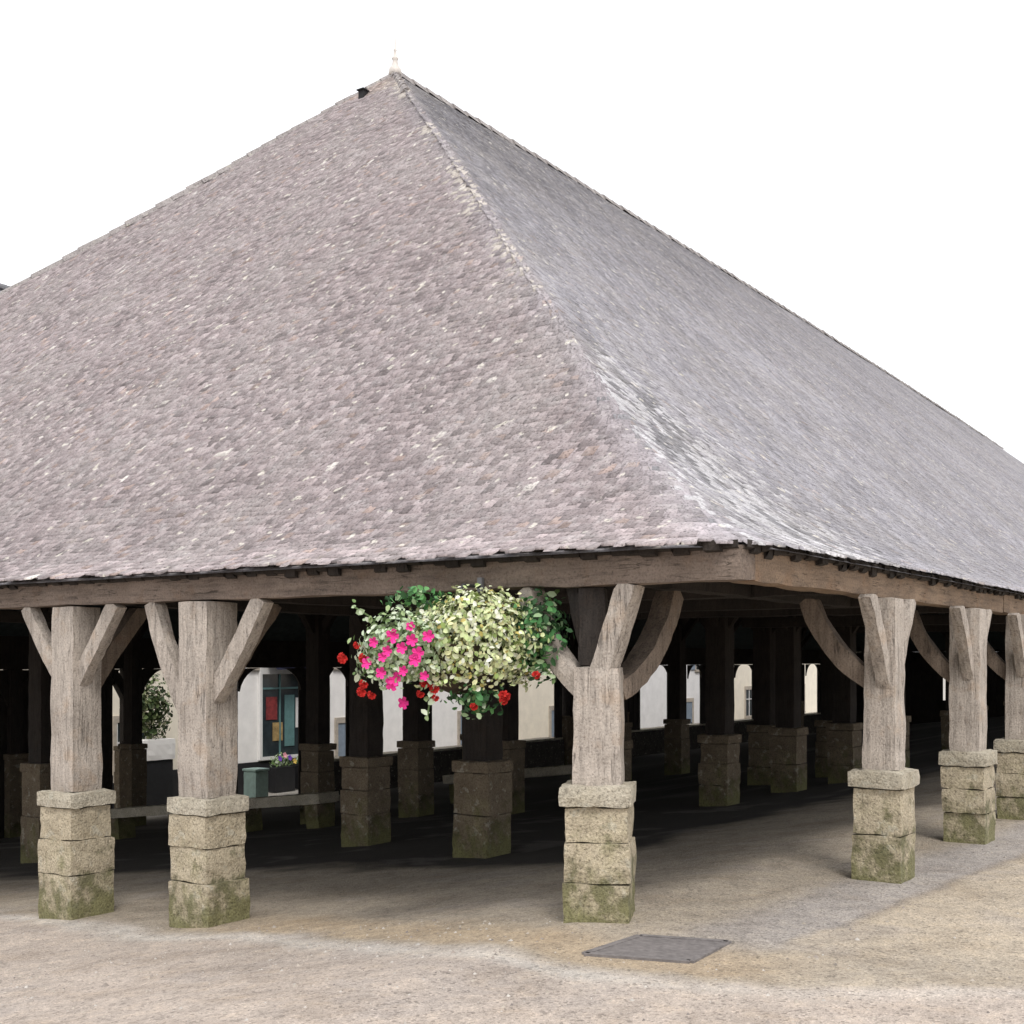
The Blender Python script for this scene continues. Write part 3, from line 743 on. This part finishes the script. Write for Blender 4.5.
# hanging basket below the end front's plate; local axes: x = away from the hall front, y = along the front
BK = Vector((-.34, 1.80, 1.60))
bask = thing('hanging_basket', 'big hanging basket overflowing with pale foliage, pink and red flowers', 'hanging basket', tuple(BK))
cam_r = Vector((.563, -.826, 0))          # rightwards along the picture, for laying out the planting as it grows
def L(a, b, c):                            # a right along the view, b towards the viewer, c up
    f = Vector((-.826, -.563, 0)); return cam_r * a + f * b + Vector((0, 0, c))
def Lnp(P):
    R = np.array([[cam_r.x, -.826, 0], [cam_r.y, -.563, 0], [0, 0, 1.]]); return P @ R.T
m = MB(); m.lathe([(.05, -.22), (.17, -.17), (.24, -.05), (.27, .08), (.27, .10), (.24, .10)], 20); m.build('basket', M['basket'], bask, smooth=True)
m = MB()
for k in range(3):
    an = 2 * math.pi * k / 3 + .4; m.tube([(.26 * math.cos(an), .26 * math.sin(an), .09), (.02 * math.cos(an), .02 * math.sin(an), .42)], .006, 6)
m.tube([(0, 0, .40), (0, 0, .45), (.03, 0, .48), (.24, 0, .48)], .012, 8); m.build('chain', M['iron'], bask)
m = MB(); m.rough((.205, -.02, .44), (.238, .02, .54), .03, .002, .006, 4); m.build('bracket', M['lead'], bask)
def cols(n, choices, w, jit=.22):
    c = np.array(choices)[rng.choice(len(choices), n, p=np.array(w) / sum(w))]; return np.clip(c * rng.uniform(1 - jit, 1 + jit, (n, 1)) * .9, 0, .8)
pale = [(.72, .77, .50), (.64, .72, .38), (.76, .76, .42), (.50, .60, .28), (.80, .82, .66), (.22, .30, .08), (.48, .40, .12)]
P, N = ell(5200, (.10, .0, .10), (.44, .40, .36), .62, -.75)
leaf_cloud('variegated_foliage', Lnp(P), Lnp(N), .0185, cols(len(P), pale, [4, 4, 3, 3, 3, 2, 1.2]), M['leaf'], bask)
gl = [(.42, .54, .32), (.54, .64, .46), (.30, .40, .18), (.12, .20, .06), (.60, .66, .50)]
P, N = ell(2400, (-.33, .06, .05), (.33, .34, .28), .55, -.8)
leaf_cloud('petunia_foliage', Lnp(P), Lnp(N), .020, cols(len(P), gl, [3, 3, 2, 2, 2]), M['leaf'], bask)
dk = [(.03, .10, .03), (.06, .20, .06), (.12, .32, .10), (.28, .42, .22), (.02, .06, .02)]
P, N = ell(900, (.50, .0, .16), (.20, .26, .30), .35)
P2, N2 = ell(160, (.10, .1, -.24), (.20, .2, .14), .3); P3, N3 = ell(110, (-.28, .0, .40), (.22, .16, .07), .4)
P = np.concatenate([P, P2, P3]); N = np.concatenate([N, N2, N3])
leaf_cloud('geranium_foliage', Lnp(P), Lnp(N), .024, cols(len(P), dk, [3, 3, 3, 2, 2]), M['leaf'], bask)
# trailing stems with a few leaves
m = MB(); tp = []
for a, b, c0, c1 in ((-.62, .1, .05, -.10), (-.68, .0, .22, .34), (.60, .1, .02, -.12), (.12, .2, -.18, -.32), (-.20, .2, -.15, -.36), (.62, .0, .3, .44)):
    p0 = L(a * .7, b, c0 * .6); p1 = L(a, b, c1); m.tube([p0, p0.lerp(p1, .5) + Vector((0, 0, .04)), p1], .006, 5)
    tp += [p0.lerp(p1, t) + Vector(rng.normal(0, .02, 3)) for t in np.linspace(.3, 1, 9)]
m.build('trailing_stems', plain('green_stem', (.10, .16, .05)), bask)
tp = np.array([tuple(p) for p in tp]); leaf_cloud('trailing_leaves', tp, np.tile([[-.8, -.5, .3]], (len(tp), 1)), .026, cols(len(tp), gl, [3, 3, 2, 2, 2]), M['leaf'], bask)
def blossom(r, mat, name):
    m = MB(); n = 5
    for k in range(n):
        a = 2 * math.pi * k / n; ca, sa = math.cos(a), math.sin(a)
        q = lambda rr, ww, h: (ca * rr - sa * ww, sa * rr + ca * ww, h)
        m.add([q(0, 0, -.012), q(r * .5, -r * .42, .006), q(r, -r * .34, .002), q(r * 1.08, 0, .008), q(r, r * .34, .002), q(r * .5, r * .42, .006)], [(0, 1, 2, 3), (0, 3, 4, 5)])
    me = bpy.data.meshes.new(name); me.from_pydata(m.v, [], m.f); me.update(); me.materials.append(mat); return me
pet = blossom(.046, M['petal_pink'], 'petunia'); ger = blossom(.028, M['petal_red'], 'geranium')
cl = MB()
for k in range(9):        # a geranium head is a cluster of florets
    d = Vector(rng.normal(0, 1, 3)).normalized(); 
    if d.z < -.3: d.z *= -1
    R = d.to_track_quat('Z', 'Y').to_matrix().to_4x4(); R.translation = d * .035
    n0 = len(cl.v); cl.v += [tuple(R @ x.co) for x in ger.vertices]; cl.f += [tuple(i + n0 for i in p.vertices) for p in ger.polygons]
gme = bpy.data.meshes.new('geranium_head'); gme.from_pydata(cl.v, [], cl.f); gme.update(); gme.materials.append(M['petal_red'])
def put(me, name, a, b, c, s=1.):
    o = bpy.data.objects.new(name, me); COL.objects.link(o); o.parent = bask; o.location = L(a, b, c)
    d = L(a * .7, b + .35, c * .5 + random.uniform(-.1, .15)).normalized(); o.rotation_euler = d.to_track_quat('Z', 'Y').to_euler(); o.scale = (s,) * 3
px2 = lambda x, y: ((x - 470) / 156., (652 - y) / 156.)
for x, y in ((422, 618), (404, 628), (399, 643), (394, 649), (424, 632), (430, 645), (427, 652), (415, 663), (406, 671), (403, 676), (411, 697), (384, 634), (440, 628), (392, 665), (436, 668), (376, 655), (414, 640)):
    a, c = px2(x, y); r_ = max(0, 1 - ((a + .34) / .32) ** 2 - ((c - .04) / .32) ** 2); put(pet, 'petunia', a * .94, .10 + .34 * math.sqrt(r_), c * .94, random.uniform(.6, 1.0))
for x, y in ((374, 676), (372, 684), (382, 687), (445, 681), (431, 686), (446, 690), (436, 674), (548, 667), (485, 699), (516, 688), (367, 637), (353, 650), (374, 650), (515, 693)):
    a, c = px2(x, y); put(gme, 'geranium_head', a * .96, .22, c * .96, random.uniform(.5, .8))

# ------------------------------------------------------------------ houses beyond the hall
FU = 27.0
def window(parent, x, z0, w, h, y, pane=M['glass'], fr=M['frame_white'], sur=M['dressed'], shut=None):
    """on a wall whose front face is at y (facing -y)"""
    m = MB(); b = .12
    for lo, hi in (((x - w / 2 - b, y - .05, z0), (x - w / 2, y + .1, z0 + h)), ((x + w / 2, y - .05, z0), (x + w / 2 + b, y + .1, z0 + h)), ((x - w / 2 - b, y - .05, z0 + h), (x + w / 2 + b, y + .1, z0 + h + .2)), ((x - w / 2 - b, y - .09, z0 - .12), (x + w / 2 + b, y + .1, z0))): m.box(lo, hi)
    o = m.build('window', sur, parent)
    m = MB(); m.box((x - w / 2, y - .008, z0), (x + w / 2, y + .05, z0 + h)); m.build('pane', pane, o)
    m = MB(); t = .05
    for lo, hi in (((x - w / 2, y - .03, z0), (x - w / 2 + t, y - .01, z0 + h)), ((x + w / 2 - t, y - .03, z0), (x + w / 2, y - .01, z0 + h)), ((x - t / 2, y - .032, z0), (x + t / 2, y - .01, z0 + h)), ((x - w / 2 + t, y - .031, z0 + h * .62), (x + w / 2 - t, y - .01, z0 + h * .62 + t))): m.box(lo, hi)
    m.build('frame', fr, o)
    if shut:
        for s in (-1, 1):
            m = MB(); cx = x + s * (w / 2 + b + w / 4 + .02); m.box((cx - w / 4, y - .06, z0), (cx + w / 4, y - .012, z0 + h)); m.build('shutter', shut, o)

def house(label, v0, v1, eave, ridge, wall, depth=8., hip0=0., hip1=0., wins=(), door=None, shut=None, chim=(), rmat=None, loc=None):
    g = gz(FU) - .1
    h = thing('house', label, 'house', ((v0 + v1) / 2, FU, g), 0, 'houses across the street behind the hall')
    W = v1 - v0; x0, x1 = -W / 2, W / 2; E = eave - g; R = ridge - g
    m = MB(); m.box((x0, 0, 0), (x1, depth, E)); 
    if not hip0: m.add([(x0, 0, E), (x0, depth, E), (x0, depth / 2, R - .1)], [(0, 2, 1)])
    if not hip1: m.add([(x1, 0, E), (x1, depth, E), (x1, depth / 2, R - .1)], [(0, 1, 2)])
    m.build('wall', wall, h)
    o = .25; m = MB(); zt_ = .16
    A = [(x0 - .05, -o, E - .08), (x1 + .05, -o, E - .08), (x1 + .05, depth + o, E - .08), (x0 - .05, depth + o, E - .08), (x0 + hip0, depth / 2, R), (x1 - hip1, depth / 2, R)]
    B = [(a, b, c + zt_) for a, b, c in A]
    m.add(B, [(0, 1, 5, 4), (2, 3, 4, 5)] + ([(3, 0, 4)] if hip0 else []) + ([(1, 2, 5)] if hip1 else []))
    m.add(A, [(4, 5, 1, 0), (5, 4, 3, 2)])
    m.add(A[:4] + B[:4], [(0, 1, 5, 4), (1, 2, 6, 5), (2, 3, 7, 6), (3, 0, 4, 7)])
    if not hip0: m.add([A[0], A[4], A[3], B[0], B[4], B[3]], [(0, 3, 4, 1), (1, 4, 5, 2)])
    if not hip1: m.add([A[1], A[5], A[2], B[1], B[5], B[2]], [(0, 1, 4, 3), (1, 2, 5, 4)])
    rf = m.build('roof', rmat or M['house_slate'], h)
    m = MB()
    xa, xb = x0 + hip0, x1 - hip1; k = int((xb - xa) / .4)
    for i in range(k):
        xx = xa + (xb - xa) * i / k; m.rough((xx, depth / 2 - .13, R + zt_ - .06), (xx + (xb - xa) / k * .97, depth / 2 + .13, R + zt_ + .10), .15, .012, .04, i)
    m.build('ridge', M['lead'], rf)
    for cx in chim:
        m = MB(); m.box((cx - .4, depth / 2 - .3, R - 1.0), (cx + .4, depth / 2 + .3, R + 1.0)); m.box((cx - .46, depth / 2 - .36, R + 1.003), (cx + .46, depth / 2 + .36, R + 1.12))
        for q in (-.2, .2): m.box((cx + q - .1, depth / 2 - .1, R + 1.123), (cx + q + .1, depth / 2 + .1, R + 1.45))
        m.build('chimney', M['brick'], rf)
    for (wx, wz, ww, wh) in wins: window(h, wx, wz, ww, wh, 0., shut=shut)
    if door is not None:
        m = MB(); m.box((door - .5, -.03, 0.0), (door + .5, .05, 2.2)); d = m.build('door', M['shutter'], h)
        m = MB(); m.box((door + .36, -.07, 1.0), (door + .42, -.032, 1.12)); m.build('handle', M['iron'], d)
        m = MB()
        for lo, hi in (((door - .64, -.06, 0), (door - .5, .05, 2.2)), ((door + .5, -.06, 0), (door + .64, .05, 2.2)), ((door - .64, -.06, 2.2), (door + .64, .05, 2.4))): m.box(lo, hi)
        m.build('door_surround', M['dressed'], d)
    return h
HOUSE_LAST = house('tall cream house whose dark roof tip shows above the left end of the hall roof', 3.5, 20.3, 6.6, 12.58, M['render_cream'], 8., 3.8, 3.8,
      [(-6, 1.0, 1, 1.6), (-2.2, 1.0, 1, 1.6), (5.6, 1.0, 1.1, 1.6), (-6, 4.4, 1, 1.5), (-2.2, 4.4, 1, 1.5), (2, 4.4, 1, 1.5), (6, 4.4, 1, 1.5)], 1.6)
tall = HOUSE_LAST
m = MB(); m.box((-8.3, -.04, 0), (.85, -.002, 1.1)); m.build('painted_dado', M['black_paint'], tall); m = MB(); m.box((2.3, -.04, 0), (8.3, -.002, 1.1)); m.build('painted_dado', M['black_paint'], tall)
shop = house('white rendered shop house with a tall display window and navy awning', 20.34, 28.2, 3.6, 7.2, M['render_white'], 7., 0, 0, [(2.4, 4.2, .9, 1.3), (-1.6, 4.2, .9, 1.3)], 2.6)
house('plain white house between the shop and the cream stone house', 28.24, 36, 3.2, 7, M['render_white'], 7., 0, 0, [(2.1, 3.9, .9, 1.3), (-1.9, 3.9, .9, 1.3)], 1.9, M['shutter'])
house('cream house with stone window surrounds glimpsed between the middle posts', 36.04, 45, 3.4, 7.2, M['render_cream'], 7., 0, 0, [(-2.6, 3.9, .9, 1.3)], 0.2)
house('long pale grey house right of the cream house beyond the hall', 45.04, 57, 3.2, 7, M['render_grey'], 7., 0, 0, [(-4, 1.2, .9, 1.4), (4, 3.9, .9, 1.3)], 2.6, M['shutter'])
house('last cream house at the far right end of the street', 57.04, 84, 3.4, 7.4, M['render_cream'], 7., 0, 0, [(-9, 1.2, 1, 1.5), (-5, 1.2, 1, 1.5), (-1, 1.2, 1, 1.5)], 4)
# shop front details, local to the shop house (x = v - 24.27, z from the ground)
sx = 23.65 - 24.27
g0 = -2.8; zb, ztp = -1.55 - g0, 1.15 - g0
m = MB(); w = 1.95; y = -.05
m.box((sx - w / 2 - .1, y - .06, zb - .1), (sx + w / 2 + .1, .02, zb)); m.box((sx - w / 2 - .1, y - .06, ztp), (sx + w / 2 + .1, .02, ztp + .38))
for s in (-1, 1): m.box((sx + s * (w / 2 + .05) - .05, y - .06, zb), (sx + s * (w / 2 + .05) + .05, .02, ztp))
dw = m.build('display_window', M['frame_white'], shop)
m = MB(); m.box((sx - w / 2, -.03, zb), (sx + w / 2, -.004, ztp)); m.build('pane', M['glass'], dw)
m = MB()
for q in (.0, .42, .98): m.box((sx - w / 2 + q * w, -.075, zb), (sx - w / 2 + q * w + .045, -.032, ztp))
m.box((sx - w / 2 + .05, -.074, ztp - .5), (sx + w / 2 - .05, -.033, ztp - .44)); m.build('mullions', M['teal'], dw)
m = MB(); m.box((sx - .75, -.050, zb + 1.2), (sx - .25, -.034, zb + 1.95)); m.build('poster', M['crimson'], dw)
m = MB(); m.box((sx - .45, -.052, zb + .5), (sx + .0, -.034, zb + 1.1)); m.build('poster', M['ochre'], dw)
m = MB(); m.box((sx + .1, -.052, zb + .3), (sx + .55, -.034, ztp - .7)); m.build('poster', M['teal'], dw)
m = MB(); m.box((sx + .62, -.052, zb + .9), (sx + .86, -.034, zb + 1.9)); m.build('poster', M['frame_white'], dw)
m = MB(); m.add([(sx - .95, -.07, ztp + .95), (sx + 1.3, -.07, ztp + .95), (sx + 1.3, -.75, ztp + .45), (sx - .95, -.75, ztp + .45), (sx - .95, -.07, ztp + .89), (sx + 1.3, -.07, ztp + .89), (sx + 1.3, -.75, ztp + .15), (sx - .95, -.75, ztp + .15)],
      [(0, 1, 2, 3), (7, 6, 5, 4), (3, 2, 6, 7), (0, 3, 7, 4), (2, 1, 5, 6)]); m.build('awning', M['navy'], shop)
m = MB(); m.box((-3.6, -.04, .0), (1.85, -.002, zb - .14)); m.build('stall_riser', M['black_paint'], shop)

# street furniture and plants on the far pavement
def planter(v, u, w, label, blossoms):
    g = gz(u); t = thing('flower_planter', label, 'planter', (v, u, g + .02), 0, 'planters in front of the shop')
    m = MB(); m.rough((-w / 2, -.18, 0), (w / 2, .18, .8), .15, .008, .02, int(v * 3)); m.build('trough', M['black_paint'], t)
    P, N = ell(260, (0, 0, .95), (w / 2 + .05, .22, .30), .5, -.4); leaf_cloud('foliage', P, N, .05, cols(len(P), gl + [(.14, .24, .07)], [2, 2, 3, 3, 1, 3]), M['leaf'], t)
    for k, mt in enumerate(blossoms):
        me = blossom(.09, mt, 'blossom'); o = bpy.data.objects.new('blossom', me); COL.objects.link(o); o.parent = t
        o.location = (-w / 2 + (k + .5) * w / len(blossoms), -.26, 1.0 + random.uniform(-.08, .2)); o.rotation_euler = (math.radians(75), 0, 0)
vio = plain('violet_petal', (.16, .05, .42)); ros = plain('rose_petal', (.75, .32, .38)); yel = plain('yellow_petal', (.62, .45, .10))
planter(23.2, 26.55, .9, 'dark trough of violet and rose flowers under the shop window', [vio, ros, vio, yel])
planter(24.4, 26.5, .9, 'dark trough of yellow and red flowers under the shop window', [yel, M['petal_red'], yel, ros])
b = thing('waste_bin', 'green-grey square waste bin on the street left of the shop window', 'bin', (19.85, 24.3, gz(24.3)))
m = MB(); m.rough((-.26, -.26, 0), (.26, .26, 1.0), .12, .004, .03, 3); m.build('body', M['green_bin'], b)
m = MB(); m.rough((-.29, -.29, 1.003), (.29, .29, 1.09), .12, .003, .03, 4); m.build('lid', M['green_bin'], b)
def shrub(v, u, h, r, label):
    t = thing('potted_shrub', label, 'shrub', (v, u, gz(u)), 0, None)
    m = MB(); m.rough((-.6, -.25, 0), (.6, .25, 1.45), .2, .006, .02, 2); m.build('base', M['black_paint'], t)
    m = MB(); m.rough((-.65, -.3, 1.453), (.65, .3, 2.05), .15, .008, .03, 3); m.build('trough', M['render_white'], t)
    m = MB(); m.tube([(0, 0, 2.0), (.03, 0, h * .6), (0, .03, h * .8)], [.03, .025, .012], 6)
    for k in range(9):
        a = k * 2.4; z = h * (.52 + .04 * k); m.tube([(0, 0, z), (r * .7 * math.cos(a), r * .7 * math.sin(a), z + .25)], [.014, .006], 5)
    m.build('stem', M['oak_in'], t)
    P, N = ell(900, (0, 0, h * .74), (r, r * .6, h * .25), .3); leaf_cloud('crown', P, N, .07, cols(len(P), [(.04, .07, .02), (.09, .13, .04), (.16, .19, .08), (.4, .4, .25)], [4, 3, 2, .8]), M['leaf'], t)
shrub(17.3, 25.9, 4.0, .75, 'dark leafy shrub in a raised white trough against the tall cream house')

# ------------------------------------------------------------------ light, sky, camera
AZ = (-.70, -.72)          # towards the sun, in (x, y): behind the viewer and to the left
EL = math.radians(52)
sun = bpy.data.lights.new('sun', 'SUN'); sun.energy = 1.3; sun.angle = math.radians(14); sun.color = (1, .965, .92)
so = bpy.data.objects.new('sun', sun); COL.objects.link(so)
n = math.hypot(*AZ); d = Vector((AZ[0] / n * math.cos(EL), AZ[1] / n * math.cos(EL), math.sin(EL)))
so.rotation_euler = d.to_track_quat('Z', 'Y').to_euler(); so.location = (0, 0, 30)
world = bpy.data.worlds.new('World'); scene.world = world; world.use_nodes = True
nt = world.node_tree; bg = nt.nodes['Background']
sky = nt.nodes.new('ShaderNodeTexSky'); sky.sky_type = 'NISHITA'; sky.sun_disc = False
sky.sun_elevation = EL; sky.sun_rotation = math.atan2(AZ[0], AZ[1]); sky.air_density = 1.0; sky.dust_density = 4.0; sky.ozone_density = 1.0
# overcast: the blue is washed out into an even white cloud layer
mx = nt.nodes.new('ShaderNodeMix'); mx.data_type = 'RGBA'; mx.inputs[0].default_value = .85
nt.links.new(sky.outputs[0], mx.inputs[6]); mx.inputs[7].default_value = (10.2, 10.2, 10.4, 1)
nt.links.new(mx.outputs[2], bg.inputs[0]); bg.inputs[1].default_value = .11

cam = bpy.data.cameras.new('camera'); co = bpy.data.objects.new('camera', cam); COL.objects.link(co)
cam.sensor_width = 36; cam.lens = FP / 1024 * 36; cam.shift_y = (HY - 512) / 1024; cam.clip_end = 2000
co.location = (CAMV, CAMU, EYE); co.rotation_euler = (math.radians(90), 0, math.atan2(.563, .826) - math.pi / 2)
scene.camera = co
vs = scene.view_settings; vs.view_transform = 'Standard'; vs.look = 'None'; vs.exposure = 0.42; vs.gamma = 1; vs.use_curve_mapping = False
